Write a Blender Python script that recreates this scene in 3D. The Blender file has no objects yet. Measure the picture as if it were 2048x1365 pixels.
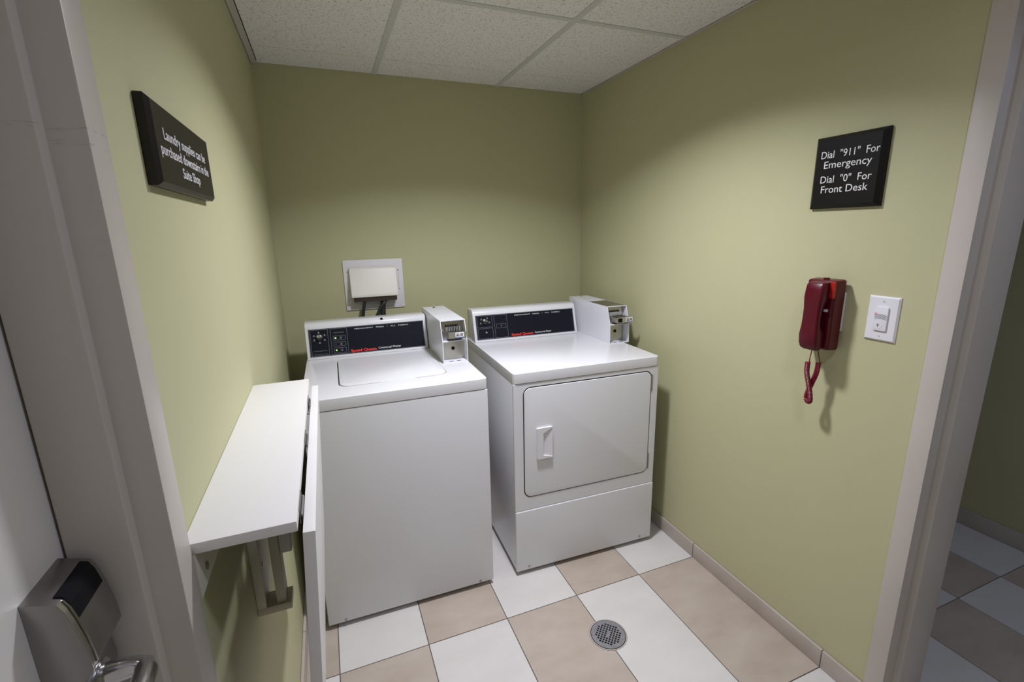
import bpy, bmesh, math, random
from mathutils import Vector, Matrix
random.seed(7)
PI = math.pi
sc = bpy.context.scene
COL = sc.collection

# ------------------------------------------------------------------ camera
cd = bpy.data.cameras.new('camera'); cam = bpy.data.objects.new('camera', cd); COL.objects.link(cam)
cd.sensor_width = 36.0; cd.lens = 16.505; cd.clip_start = 0.02; cd.clip_end = 50
rx = Vector((0.92940023, -0.36858964, -0.01889150)); ux = Vector((0.10173991, 0.20666241, 0.97310823)); bx_ = Vector((-0.35477345, -0.90632904, 0.22957237))
m = Matrix(((rx.x, ux.x, bx_.x, 0.20537778), (rx.y, ux.y, bx_.y, -2.47134727), (rx.z, ux.z, bx_.z, 1.44168980), (0, 0, 0, 1)))
cam.matrix_world = m
sc.camera = cam

# ------------------------------------------------------------------ world, lamps, exposure
w = bpy.data.worlds.new('world'); sc.world = w; w.use_nodes = True
w.node_tree.nodes['Background'].inputs[0].default_value = (0.6, 0.65, 0.7, 1); w.node_tree.nodes['Background'].inputs[1].default_value = 0.05
sc.view_settings.view_transform = 'Standard'; sc.view_settings.look = 'None'
sc.view_settings.exposure = 0.0; sc.view_settings.gamma = 1.0; sc.view_settings.use_curve_mapping = False
W, H = 1.616, 2.1616
LX, LY = 0.800, -1.16

def lamp(name, loc, size, power, color, spread, sizey=None, rot=(0, 0, 0)):
    l = bpy.data.lights.new(name, 'AREA'); l.shape = 'RECTANGLE' if sizey else 'DISK'; l.size = size
    if sizey: l.size_y = sizey
    l.energy = power; l.color = color; l.spread = math.radians(spread)
    o = bpy.data.objects.new(name, l); COL.objects.link(o); o.location = loc; o.rotation_euler = rot
    return o
lamp('ceiling_lamp', (LX, LY, H - 0.012), 0.15, 17.0, (0.96, 0.965, 1.07), 136)
lamp('entry_lamp', (0.815, -2.335, H - 0.012), 0.15, 4.4, (0.91, 0.93, 1.15), 160)
lamp('side_room_lamp', (2.35, -2.7, H - 0.012), 0.15, 3.8, (0.68, 0.80, 1.28), 160)

# ------------------------------------------------------------------ materials
def mat(name, col, rough=0.5, metal=0.0, spec=0.5, noise=None, bump=None, emis=None, coat=0.0):
    M = bpy.data.materials.new(name); M.use_nodes = True
    nt = M.node_tree; b = nt.nodes['Principled BSDF']
    b.inputs['Base Color'].default_value = (*col, 1); b.inputs['Roughness'].default_value = rough
    b.inputs['Metallic'].default_value = metal; b.inputs['Specular IOR Level'].default_value = spec
    b.inputs['Coat Weight'].default_value = coat
    tc = nt.nodes.new('ShaderNodeTexCoord')
    if noise:   # (scale, second colour, low, high)
        n = nt.nodes.new('ShaderNodeTexNoise'); n.inputs['Scale'].default_value = noise[0]; n.inputs['Detail'].default_value = 5
        r = nt.nodes.new('ShaderNodeValToRGB'); r.color_ramp.elements[0].position = noise[2]; r.color_ramp.elements[1].position = noise[3]
        r.color_ramp.elements[0].color = (*col, 1); r.color_ramp.elements[1].color = (*noise[1], 1)
        nt.links.new(tc.outputs['Object'], n.inputs['Vector']); nt.links.new(n.outputs['Fac'], r.inputs['Fac'])
        nt.links.new(r.outputs['Color'], b.inputs['Base Color'])
    if bump:    # (scale, strength, distance)
        n2 = nt.nodes.new('ShaderNodeTexNoise'); n2.inputs['Scale'].default_value = bump[0]; n2.inputs['Detail'].default_value = 3
        bp = nt.nodes.new('ShaderNodeBump'); bp.inputs['Strength'].default_value = bump[1]; bp.inputs['Distance'].default_value = bump[2]
        nt.links.new(tc.outputs['Object'], n2.inputs['Vector']); nt.links.new(n2.outputs['Fac'], bp.inputs['Height'])
        nt.links.new(bp.outputs['Normal'], b.inputs['Normal'])
    if emis:
        b.inputs['Emission Color'].default_value = (*emis[0], 1); b.inputs['Emission Strength'].default_value = emis[1]
    return M

M = {}
M['wall'] = mat('wall_paint', (0.485, 0.475, 0.285), 0.62, spec=0.3, noise=(1.5, (0.50, 0.49, 0.295), .35, .65), bump=(260, 0.25, 0.0006))
M['trimpaint'] = mat('frame_paint', (0.52, 0.475, 0.43), 0.38, spec=0.45, noise=(3, (0.56, 0.515, 0.47), .3, .7), bump=(90, 0.12, 0.0006))
M['door'] = mat('door_paint', (0.62, 0.60, 0.58), 0.35, spec=0.5)
M['enamel'] = mat('white_enamel', (0.70, 0.70, 0.72), 0.22, spec=0.5, bump=(140, 0.05, 0.0004))
M['enamel2'] = mat('white_coin_box_paint', (0.72, 0.73, 0.78), 0.3, spec=0.5)
M['cream'] = mat('cream_plastic', (0.76, 0.74, 0.68), 0.4)
M['plate'] = mat('white_plastic', (0.74, 0.73, 0.76), 0.35)
M['shelf'] = mat('white_laminate', (0.75, 0.74, 0.72), 0.38, bump=(300, 0.03, 0.0003))
M['bracket'] = mat('bracket_paint', (0.62, 0.58, 0.50), 0.45)
M['black'] = mat('black_fascia', (0.009, 0.010, 0.016), 0.38, spec=0.12)
M['sign'] = mat('black_sign_plastic', (0.008, 0.007, 0.007), 0.4, spec=0.25)
M['sign2'] = mat('dark_brown_sign_plastic', (0.014, 0.011, 0.009), 0.36, spec=0.35)
M['letter'] = mat('white_lettering', (0.75, 0.75, 0.75), 0.5)
M['greyprint'] = mat('grey_print', (0.22, 0.22, 0.25), 0.5)
M['markprint'] = mat('pale_print', (0.42, 0.42, 0.46), 0.5)
M['redprint'] = mat('red_print', (0.62, 0.03, 0.02), 0.5)
M['chrome'] = mat('chrome', (0.62, 0.62, 0.62), 0.18, metal=1.0)
M['mech'] = mat('bright_plated_metal', (0.50, 0.485, 0.42), 0.28, metal=0.75)
M['mech2'] = mat('polished_fin_metal', (0.72, 0.72, 0.72), 0.25, metal=0.5)
M['steel'] = mat('brushed_steel', (0.34, 0.325, 0.325), 0.33, metal=1.0, bump=(180, 0.08, 0.0003))
M['dark'] = mat('dark_cavity', (0.004, 0.004, 0.006), 0.7, spec=0.15)
M['rubber'] = mat('black_rubber', (0.012, 0.012, 0.014), 0.5)
M['brown'] = mat('dark_brown_box', (0.035, 0.022, 0.015), 0.6)
M['drain'] = mat('drain_metal', (0.26, 0.26, 0.28), 0.45, metal=0.5, noise=(40, (0.31, 0.30, 0.30), .4, .6))
M['grout'] = mat('grout', (0.125, 0.105, 0.10), 0.9)
M['grout_light'] = mat('base_grout', (0.30, 0.26, 0.23), 0.9)
M['basetile'] = mat('base_tile', (0.44, 0.385, 0.335), 0.4, noise=(9, (0.49, 0.44, 0.39), .35, .65))
M['tee'] = mat('ceiling_tee_paint', (0.60, 0.585, 0.57), 0.5)
M['angle'] = mat('wall_angle_paint', (0.52, 0.49, 0.45), 0.5)
M['red'] = mat('red_phone_plastic', (0.085, 0.0008, 0.009), 0.32, spec=0.35)
M['redcord'] = mat('crimson_cord', (0.20, 0.002, 0.022), 0.35)
M['redlit'] = mat('bright_red_translucent_plastic', (0.34, 0.016, 0.010), 0.25)
M['green_led'] = mat('green_led', (0.5, 1.0, 0.35), 0.3, emis=((0.30, 1.0, 0.12), 1.6))
M['lens'] = mat('lamp_lens', (0.9, 0.9, 0.9), 0.4, emis=((1, 0.98, 0.94), 4.0))
M['blue'] = mat('blue_label_edge', (0.12, 0.16, 0.45), 0.5)
M['pink'] = mat('pink_lens', (0.85, 0.35, 0.42), 0.3)

def scuffed():
    Mt = mat('scuffed_frame_paint', (0.52, 0.475, 0.43), 0.38, spec=0.45, bump=(90, 0.12, 0.0006)); nt = Mt.node_tree; b = nt.nodes['Principled BSDF']; N = nt.nodes.new; Lk = nt.links.new
    tc = N('ShaderNodeTexCoord'); sp = N('ShaderNodeSeparateXYZ'); Lk(tc.outputs['Object'], sp.inputs[0])
    band = None
    for zc in (1.541, 1.529):
        a = N('ShaderNodeMath'); a.operation = 'SUBTRACT'; a.inputs[1].default_value = zc; Lk(sp.outputs[2], a.inputs[0])
        c = N('ShaderNodeMath'); c.operation = 'ABSOLUTE'; Lk(a.outputs[0], c.inputs[0])
        e = N('ShaderNodeMath'); e.operation = 'LESS_THAN'; e.inputs[1].default_value = 0.0022; Lk(c.outputs[0], e.inputs[0])
        if band is None: band = e
        else:
            f = N('ShaderNodeMath'); f.operation = 'ADD'; Lk(band.outputs[0], f.inputs[0]); Lk(e.outputs[0], f.inputs[1]); band = f
    mp = N('ShaderNodeMapping'); mp.inputs['Scale'].default_value = (55, 55, 420); Lk(tc.outputs['Object'], mp.inputs['Vector'])
    n = N('ShaderNodeTexNoise'); n.inputs['Scale'].default_value = 1; n.inputs['Detail'].default_value = 3; Lk(mp.outputs[0], n.inputs['Vector'])
    r = N('ShaderNodeValToRGB'); r.color_ramp.elements[0].position = .56; r.color_ramp.elements[1].position = .70; Lk(n.outputs['Fac'], r.inputs['Fac'])
    mm = N('ShaderNodeMath'); mm.operation = 'MULTIPLY'; Lk(r.outputs['Color'], mm.inputs[0]); Lk(band.outputs[0], mm.inputs[1])
    m2 = N('ShaderNodeMath'); m2.operation = 'MULTIPLY'; m2.inputs[1].default_value = 0.42; Lk(mm.outputs[0], m2.inputs[0])
    mx = N('ShaderNodeMix'); mx.data_type = 'RGBA'; mx.inputs['A'].default_value = (0.52, 0.475, 0.43, 1); mx.inputs['B'].default_value = (0.20, 0.10, 0.085, 1)
    Lk(m2.outputs[0], mx.inputs['Factor']); Lk(mx.outputs['Result'], b.inputs['Base Color'])
    return Mt
M['trimscuff'] = scuffed()
def tile_mat(name, c1, c2):
    Mt = bpy.data.materials.new(name); Mt.use_nodes = True; nt = Mt.node_tree; b = nt.nodes['Principled BSDF']
    tc = nt.nodes.new('ShaderNodeTexCoord'); oi = nt.nodes.new('ShaderNodeObjectInfo')
    ad = nt.nodes.new('ShaderNodeVectorMath'); ad.operation = 'ADD'
    cx = nt.nodes.new('ShaderNodeMath'); cx.operation = 'MULTIPLY'; cx.inputs[1].default_value = 37.0
    nt.links.new(oi.outputs['Random'], cx.inputs[0]); nt.links.new(tc.outputs['Object'], ad.inputs[0]); nt.links.new(cx.outputs[0], ad.inputs[1])
    mp = nt.nodes.new('ShaderNodeMapping'); mp.inputs['Scale'].default_value = (5.0, 10.0, 1); mp.inputs['Rotation'].default_value = (0, 0, 0.5)
    n = nt.nodes.new('ShaderNodeTexNoise'); n.inputs['Scale'].default_value = 1.0; n.inputs['Detail'].default_value = 6; n.inputs['Roughness'].default_value = 0.6
    r = nt.nodes.new('ShaderNodeValToRGB'); r.color_ramp.elements[0].position = .34; r.color_ramp.elements[1].position = .68
    r.color_ramp.elements[0].color = (*c1, 1); r.color_ramp.elements[1].color = (*c2, 1)
    nt.links.new(ad.outputs[0], mp.inputs['Vector']); nt.links.new(mp.outputs[0], n.inputs['Vector']); nt.links.new(n.outputs['Fac'], r.inputs['Fac'])
    nt.links.new(r.outputs['Color'], b.inputs['Base Color']); b.inputs['Roughness'].default_value = 0.42
    return Mt
M['tile_w'] = tile_mat('pale_floor_tile', (0.60, 0.575, 0.545), (0.645, 0.622, 0.595))
M['tile_b'] = tile_mat('beige_floor_tile', (0.405, 0.338, 0.278), (0.48, 0.415, 0.352))

def ceil_mat():
    Mt = bpy.data.materials.new('ceiling_tile_fissured'); Mt.use_nodes = True; nt = Mt.node_tree; b = nt.nodes['Principled BSDF']
    tc = nt.nodes.new('ShaderNodeTexCoord')
    mp = nt.nodes.new('ShaderNodeMapping'); mp.inputs['Scale'].default_value = (125, 215, 60); mp.inputs['Rotation'].default_value = (0, 0, 0.35)
    n = nt.nodes.new('ShaderNodeTexNoise'); n.inputs['Scale'].default_value = 1.0; n.inputs['Detail'].default_value = 2
    r = nt.nodes.new('ShaderNodeValToRGB'); r.color_ramp.elements[0].position = .32; r.color_ramp.elements[1].position = .42
    r.color_ramp.elements[0].color = (0.42, 0.37, 0.31, 1); r.color_ramp.elements[1].color = (0.82, 0.79, 0.77, 1)
    bp = nt.nodes.new('ShaderNodeBump'); bp.inputs['Strength'].default_value = 0.5; bp.inputs['Distance'].default_value = 0.002
    nt.links.new(tc.outputs['Object'], mp.inputs['Vector']); nt.links.new(mp.outputs[0], n.inputs['Vector']); nt.links.new(n.outputs['Fac'], r.inputs['Fac'])
    nt.links.new(r.outputs['Color'], b.inputs['Base Color']); nt.links.new(r.outputs['Color'], bp.inputs['Height']); nt.links.new(bp.outputs['Normal'], b.inputs['Normal'])
    b.inputs['Roughness'].default_value = 0.9; b.inputs['Specular IOR Level'].default_value = 0.1
    return Mt
M['ceil'] = ceil_mat()

# ------------------------------------------------------------------ helpers
def link(name, bm, mt, parent=None, smooth=False, loc=None, rot=None, mats=None):
    bmesh.ops.recalc_face_normals(bm, faces=bm.faces)
    me = bpy.data.meshes.new(name); bm.to_mesh(me); bm.free()
    for q in (mats or [mt]): me.materials.append(q)
    if smooth:
        me.shade_smooth(); me.set_sharp_from_angle(angle=math.radians(32))
    o = bpy.data.objects.new(name, me); COL.objects.link(o)
    if parent is not None: o.parent = parent
    if loc is not None: o.location = loc
    if rot is not None: o.rotation_euler = rot
    return o
def tag(o, label=None, cat=None, group=None, kind=None):
    if label: o['label'] = label
    if cat: o['category'] = cat
    if group: o['group'] = group
    if kind: o['kind'] = kind
    return o
def empty(name, loc=(0, 0, 0), rz=0.0, parent=None):
    o = bpy.data.objects.new(name, None); COL.objects.link(o); o.location = loc; o.rotation_euler = (0, 0, rz)
    o.empty_display_size = 0.05
    if parent is not None: o.parent = parent
    return o
def box(bm, x0, x1, y0, y1, z0, z1, bev=0.0, seg=2, mi=0):
    t = bmesh.new()
    r = bmesh.ops.create_cube(t, size=1.0)
    for v in t.verts:
        v.co = Vector(((x0 + x1) / 2 + v.co.x * (x1 - x0), (y0 + y1) / 2 + v.co.y * (y1 - y0), (z0 + z1) / 2 + v.co.z * (z1 - z0)))
    if bev > 0: bmesh.ops.bevel(t, geom=list(t.edges), offset=bev, segments=seg, profile=0.6, affect='EDGES', clamp_overlap=True)
    for f in t.faces: f.material_index = mi
    merge(bm, t)
def merge(bm, t, M4=None):
    me = bpy.data.meshes.new('tmp'); t.to_mesh(me); t.free()
    if M4 is not None: me.transform(M4)
    bm.from_mesh(me); bpy.data.meshes.remove(me)
def bxo(name, mt, parent, x0, x1, y0, y1, z0, z1, bev=0.0, seg=2, smooth=True):
    bm = bmesh.new(); box(bm, x0, x1, y0, y1, z0, z1, bev, seg)
    return link(name, bm, mt, parent, smooth=bev > 0 and smooth)
def prism(bm, poly, a0, a1, axis='x', bev=0.0, seg=2):
    """poly: 2-D points; axis: extrusion axis. x -> (y,z), y -> (x,z), z -> (x,y)"""
    t = bmesh.new()
    def P(p, a):
        return {'x': (a, p[0], p[1]), 'y': (p[0], a, p[1]), 'z': (p[0], p[1], a)}[axis]
    A = [t.verts.new(P(p, a0)) for p in poly]; B = [t.verts.new(P(p, a1)) for p in poly]
    t.faces.new(A); t.faces.new(B[::-1]); n = len(poly)
    for i in range(n): t.faces.new((A[i], B[i], B[(i + 1) % n], A[(i + 1) % n]))
    bmesh.ops.recalc_face_normals(t, faces=t.faces)
    if bev > 0: bmesh.ops.bevel(t, geom=list(t.edges), offset=bev, segments=seg, profile=0.6, affect='EDGES', clamp_overlap=True)
    merge(bm, t)
def rrect(x0, x1, y0, y1, r, n=5):
    pts = []
    for cx, cy, a0 in ((x1 - r, y1 - r, 0), (x0 + r, y1 - r, 90), (x0 + r, y0 + r, 180), (x1 - r, y0 + r, 270)):
        for i in range(n + 1):
            a = math.radians(a0 + 90 * i / n); pts.append((cx + r * math.cos(a), cy + r * math.sin(a)))
    return pts
def holed(bm, outer, inners, a0, a1, axis='z'):
    """plate with holes: outline polygons in 2-D, extruded from a0 to a1"""
    t = bmesh.new()
    def P(p, a):
        return {'x': (a, p[0], p[1]), 'y': (p[0], a, p[1]), 'z': (p[0], p[1], a)}[axis]
    rings = []
    edges = []
    for L in [outer] + list(inners):
        vs = [t.verts.new(P(p, a0)) for p in L]; rings.append(vs)
        for i in range(len(vs)): edges.append(t.edges.new((vs[i], vs[(i + 1) % len(vs)])))
    bmesh.ops.triangle_fill(t, use_beauty=True, use_dissolve=False, edges=edges)
    fs = list(t.faces)
    tops = {}
    for vs in rings:
        for v in vs:
            co = v.co.copy(); co['xyz'.index(axis)] = a1; tops[v] = t.verts.new(co)
    for f in fs: t.faces.new([tops[v] for v in f.verts][::-1])
    for vs in rings:
        for i in range(len(vs)):
            a, b = vs[i], vs[(i + 1) % len(vs)]
            t.faces.new((a, b, tops[b], tops[a]))
    bmesh.ops.recalc_face_normals(t, faces=t.faces)
    merge(bm, t)
def tube(bm, pts, r, n=8, cap=True):
    pts = [Vector(p) for p in pts]; rs = r if isinstance(r, (list, tuple)) else [r] * len(pts)
    T = [(pts[min(i + 1, len(pts) - 1)] - pts[max(i - 1, 0)]).normalized() for i in range(len(pts))]
    u = Vector((0, 0, 1)) if abs(T[0].z) < 0.9 else Vector((1, 0, 0))
    u = (u - T[0] * u.dot(T[0])).normalized(); rings = []
    for p, d, rr in zip(pts, T, rs):
        u = (u - d * u.dot(d)).normalized(); v = d.cross(u)
        rings.append([bm.verts.new(p + (u * math.cos(2 * PI * k / n) + v * math.sin(2 * PI * k / n)) * rr) for k in range(n)])
    for a, b in zip(rings, rings[1:]):
        for k in range(n): bm.faces.new((a[k], a[(k + 1) % n], b[(k + 1) % n], b[k]))
    if cap: bm.faces.new(rings[0][::-1]); bm.faces.new(rings[-1])
def cyl(bm, c, d, r, h, n=20, r2=None, bev=0.0):
    """cylinder from point c along direction d"""
    d = Vector(d).normalized(); t = bmesh.new()
    bmesh.ops.create_cone(t, cap_ends=True, segments=n, radius1=r, radius2=r if r2 is None else r2, depth=h)
    if bev: bmesh.ops.bevel(t, geom=[e for e in t.edges if len([f for f in e.link_faces if len(f.verts) > 4]) == 1], offset=bev, segments=2, affect='EDGES')
    q = Vector((0, 0, 1)).rotation_difference(d).to_matrix().to_4x4()
    merge(bm, t, Matrix.Translation(Vector(c) + d * h / 2) @ q)
def text(name, s, size, mt, parent, M4, width=None, depth=0.0004, align='LEFT', bold=0.0, space=1.0):
    """lettering turned into a mesh; M4 places the text plane (x right, y up)"""
    cu = bpy.data.curves.new('t', 'FONT'); cu.body = s; cu.size = size; cu.align_x = align; cu.extrude = depth; cu.offset = bold
    cu.space_character = space; cu.resolution_u = 3
    o = bpy.data.objects.new('t', cu); COL.objects.link(o)
    dg = bpy.context.evaluated_depsgraph_get(); dg.update()
    me = bpy.data.meshes.new_from_object(o.evaluated_get(dg)); bpy.data.objects.remove(o)
    me.name = name; me.materials.clear(); me.materials.append(mt)
    if width:
        xs = [v.co.x for v in me.vertices]; x0 = min(xs); k = width / (max(xs) - x0)
        off = x0 if align == 'LEFT' else (max(xs) + x0) / 2
        for v in me.vertices: v.co.x = (v.co.x - off) * k
    me.transform(M4)
    ob = bpy.data.objects.new(name, me); COL.objects.link(ob); ob.parent = parent
    return ob
def frame(o, x, y, n=None):
    x = Vector(x).normalized(); y = Vector(y).normalized(); z = x.cross(y)
    return Matrix(((x.x, y.x, z.x, o[0]), (x.y, y.y, z.y, o[1]), (x.z, y.z, z.z, o[2]), (0, 0, 0, 1)))
def struct(name, bm, mt, parent=None, label=None, smooth=False, mats=None):
    o = link(name, bm, mt, parent, smooth=smooth, mats=mats)
    if parent is None: tag(o, label, None, None, 'structure')
    return o

# ================================================================== SETTING
XS = 1.776; X2 = 2.985; YF = -3.30
# --- floor slab with separate tiles
bm = bmesh.new(); box(bm, -0.3, X2 + 0.2, YF - 0.15, 0.15, -0.12, -0.0025)
floor = struct('floor', bm, M['grout'], label='tiled floor of pale and beige rectangular tiles in a checkerboard with dark grout')
g = 0.0017
ylines = [-1.0603 + 0.5928 * k for k in range(-4, 3)]
def floor_tiles(xl, xmin, xmax, par, ymin, ymax):
    for i in range(len(xl) - 1):
        for j in range(len(ylines) - 1):
            x0, x1 = max(xl[i], xmin), min(xl[i + 1], xmax); y0, y1 = max(ylines[j], ymin), min(ylines[j + 1], ymax)
            if x1 - x0 < 0.012 or y1 - y0 < 0.012: continue
            b = bmesh.new()
            dr = None
            X0, X1, Y0, Y1 = x0 + g, x1 - g, y0 + g, y1 - g
            cx, cy, R = 1.03, -1.270, 0.0685
            if X0 < cx + R and X1 > cx - R and Y0 < cy - R and Y1 > cy + R:
                # the two tiles either side of the drain are cut round it
                a = math.acos(max(-1, min(1, ((X1 if X1 < cx + R else X0) - cx) / R)))
                pts = []
                if X1 < cx + R:      # left tile: notch on its right side
                    pts = [(X0, Y0), (X1, Y0)]
                    for k in range(17):
                        t = -a - (2 * PI - 2 * a) * k / 16
                        pts.append((cx + R * math.cos(t), cy + R * math.sin(t)))
                    pts += [(X1, Y1), (X0, Y1)]
                else:
                    pts = [(X1, Y1), (X0, Y1)]
                    for k in range(17):
                        t = a - 2 * a * k / 16
                        pts.append((cx + R * math.cos(t), cy + R * math.sin(t)))
                    pts += [(X0, Y0), (X1, Y0)]
                prism(b, pts, -0.0035, 0.0, 'z')
            else:
                box(b, X0, X1, Y0, Y1, -0.0035, 0.0)
            o = link('floor_tile', b, M['tile_b'] if (i + j + par) % 2 else M['tile_w'], floor)
xl1 = [0.1141 + 0.3011 * k for k in range(-2, 6)]; xl1[-1] = W + 0.05
floor_tiles(xl1, -0.15, W, 0, YF, 0.0)
xl2 = [W, 1.785] + [1.785 + 0.3011 * k for k in range(1, 6)]
floor_tiles(xl2, W, X2, 1, YF, 0.0)

# --- walls
YL = -1.8375      # left casing begins
YR = -1.7825      # right casing begins
CW = 0.048
def wallbox(name, x0, x1, y0, y1, z0, z1, label, extra=()):
    b = bmesh.new(); box(b, x0, x1, y0, y1, z0, z1)
    for e in extra: box(b, *e)
    return struct(name, b, M['wall'], label=label)
ZT = H + 0.12
wallbox('wall_back', -0.25, X2 + 0.12, 0.0, 0.12, -0.1, ZT, 'olive green painted back wall behind the washer and dryer')
wallbox('wall_left', -0.25, 0.0, YL - 0.002, 0.0, -0.1, ZT, 'olive green painted left wall with the shelf and sign',
        [(-0.25, 0.0, YF, -2.83, -0.1, ZT), (-0.25, 0.0, -2.83, YL - 0.002, 2.06, ZT)])
wallbox('wall_right', W, XS, YR - 0.002, 0.0, -0.1, ZT, 'olive green painted right wall with the red phone and switch',
        [(W, XS, YF, -2.78, -0.1, ZT), (W, XS, -2.78, YR - 0.002, 2.06, ZT)])
wallbox('wall_side_room', X2, X2 + 0.12, YF, 0.0, -0.1, ZT, 'dim olive wall of the next room seen past the right door frame')
wallbox('wall_front', -0.25, X2 + 0.12, YF - 0.12, YF, -0.1, ZT, 'olive green painted wall behind the camera')
# --- ceiling: slab, separate tiles, tees and wall angle
b = bmesh.new(); box(b, -0.25, X2 + 0.12, YF - 0.12, 0.12, H + 0.02, H + 0.12)
ceiling = struct('ceiling', b, M['tee'], label='suspended ceiling of speckled off-white tiles in a painted metal grid')
xt = [0.0, 0.5095, 1.1191, W]; yt = [0.0, -0.2078, -0.8107, -1.4203, -2.0299, -2.6395, YF]
LR = 0.085
for i in range(3):
    for j in range(len(yt) - 1):
        x0, x1, y1, y0 = xt[i], xt[i + 1], yt[j], yt[j + 1]
        e = 0.0015
        b = bmesh.new()
        out = [(x0 + e, y0 + e), (x1 - e, y0 + e), (x1 - e, y1 - e), (x0 + e, y1 - e)]
        hole = None
        if i == 1 and j == 2: hole = (LX, LY)
        if i == 1 and j == 4: hole = (0.815, -2.335)
        if hole: holed(b, out, [[(hole[0] + LR * math.cos(2 * PI * k / 24), hole[1] + LR * math.sin(2 * PI * k / 24)) for k in range(24)]], H + 0.001, H + 0.014)
        else: prism(b, out, H + 0.001, H + 0.014, 'z')
        link('ceiling_tile', b, M['ceil'], ceiling)
b = bmesh.new(); box(b, XS, X2, YF, 0, H + 0.001, H + 0.014); link('ceiling_tile', b, M['ceil'], ceiling)
for x in (0.5095, 1.1191): bxo('main_tee', M['tee'], ceiling, x - 0.012, x + 0.012, YF, 0, H - 0.0015, H + 0.0012)
for y in (-0.8107, -2.0299, -2.6395):
    for i in range(3): bxo('cross_tee', M['tee'], ceiling, xt[i] + (0.012 if i else 0), xt[i + 1] - (0.012 if i < 2 else 0), y - 0.012, y + 0.012, H - 0.0012, H + 0.0012)
bxo('wall_angle', M['angle'], ceiling, 0.0, 0.024, YF, -0.004, H - 0.003, H - 0.0016)
bxo('wall_angle', M['angle'], ceiling, 0.0, 0.0015, YF, -0.004, H - 0.003, H + 0.001)
bxo('wall_angle', M['angle'], ceiling, W - 0.011, W, YF, 0, H - 0.003, H - 0.0016)
bxo('gap_shade_strip', M['dark'], ceiling, 0.024, 0.0265, -3.2, -0.03, H - 0.0006, H + 0.0009)  # dark strip drawn as the shade between tiles and wall angle

# --- tiled baseboards
def baseboard(name, label, pieces, h=0.0671, back=None):
    b = bmesh.new(); box(b, *back); root = struct(name, b, M['grout_light'], label=label)
    for p in pieces:
        b = bmesh.new(); box(b, *p, bev=0.0025, seg=2); link('base_tile', b, M['basetile'], root, smooth=True)
    return root
hb = 0.0671
cuts = [0.0, -0.4675, -1.0603, -1.6531, YR]
baseboard('baseboard_right', 'beige tile baseboard along the right wall', [(W - 0.011, W - 0.001, cuts[i + 1] + 0.0015, cuts[i] - 0.0015, 0.001, hb) for i in range(4)], back=(W - 0.007, W, YR, 0, 0, hb - 0.004))
cuts = [0.0, -0.3, -0.9, -1.5, YL]
baseboard('baseboard_left', 'beige tile baseboard along the left wall under the shelf', [(0.001, 0.011, cuts[i + 1] + 0.0015, cuts[i] - 0.0015, 0.001, hb) for i in range(4)], back=(0, 0.007, YL, 0, 0, hb - 0.004))
baseboard('baseboard_back', 'beige tile baseboard behind the machines', [(x, min(x + 0.598, W - 0.012), -0.011, -0.001, 0.001, hb) for x in (0.013, 0.613, 1.213)], back=(0.012, W - 0.012, -0.007, 0, 0, hb - 0.004))
baseboard('baseboard_side_room', 'grey beige tile baseboard in the next room', [(X2 - 0.011, X2 - 0.001, -0.0 - 0.598 * (k + 1), -0.598 * k - 0.003, 0.001, 0.078) for k in range(5)], back=(X2 - 0.007, X2, -3.2, 0, 0, 0.074))

# --- steel door frames (casing, rabbet, stop) ----------------------------------
def door_frame(name, sx, wallx, yc, yfar, label, parent=None):
    """sx=+1: frame in the right wall (+x is away from the room); -1: in the left wall."""
    p = 0.012
    def X(d): return wallx + sx * d
    yc1 = yc - CW
    xr = 0.037 if sx > 0 else 0.020     # rabbet depth past the wall face
    xs = 0.152 if sx > 0 else 0.077
    xe = XS - W + p if sx > 0 else 0.13
    prof = [(X(-p), yc), (X(-p), yc1), (X(xr), yc1), (X(xr), yc1 - 0.016), (X(xs), yc1 - 0.016), (X(xs), yc1), (X(xe), yc1), (X(xe), yc)]
    b = bmesh.new(); prism(b, prof, 0.0, 2.045, 'z', bev=0.0022, seg=2)
    # the opposite jamb and the head
    y2 = yfar
    prof2 = [(x, (y2 + yc) - y) for x, y in prof]
    prism(b, prof2, 0.0, 2.045, 'z')
    lo, hi = sorted((X(-p), X(xe))); box(b, lo, hi, y2, yc, 2.045, 2.093)
    lo, hi = sorted((X(xr), X(xs))); box(b, lo, hi, y2 + CW, yc1, 2.029, 2.045)
    return struct(name, b, M['trimscuff' if sx < 0 else 'trimpaint'], label=label, smooth=True)
door_frame('trim_1', -1, 0.0, YL, -2.83, 'painted steel door frame at the left edge')
tr2 = door_frame('trim_2', 1, W, YR, -2.78, 'painted steel door frame at the right edge opening to the next room')

# --- the left door with its card lock ------------------------------------------
XD = -0.0795
b = bmesh.new(); box(b, XD - 0.044, XD, -2.83 + CW + 0.004, YL - CW - 0.004, 0.006, 2.04)
door = struct('door_1', b, M['door'], label='off-white closed door in the left wall with a steel card lock')
lock = empty('card_lock', (XD, -1.945, 1.0), parent=door)
def lk(pts): return [(XD + 0.0 + x, z) for x, z in pts]
# head: convex profile in the x-z plane, swept along y
prof = [(0.000, 1.124), (0.026, 1.116), (0.0300, 1.107), (0.0335, 1.092), (0.0365, 1.075), (0.0385, 1.060), (0.0395, 1.045), (0.0395, 1.039), (0.018, 1.008), (0.0, 1.0)]
def rel(p): return [(x, z - 1.0) for x, z in p]
b = bmesh.new(); prism(b, rel(prof), -0.035, 0.035, 'y', bev=0.0012, seg=2)
link('lock_head', b, M['steel'], lock, smooth=True)
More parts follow.
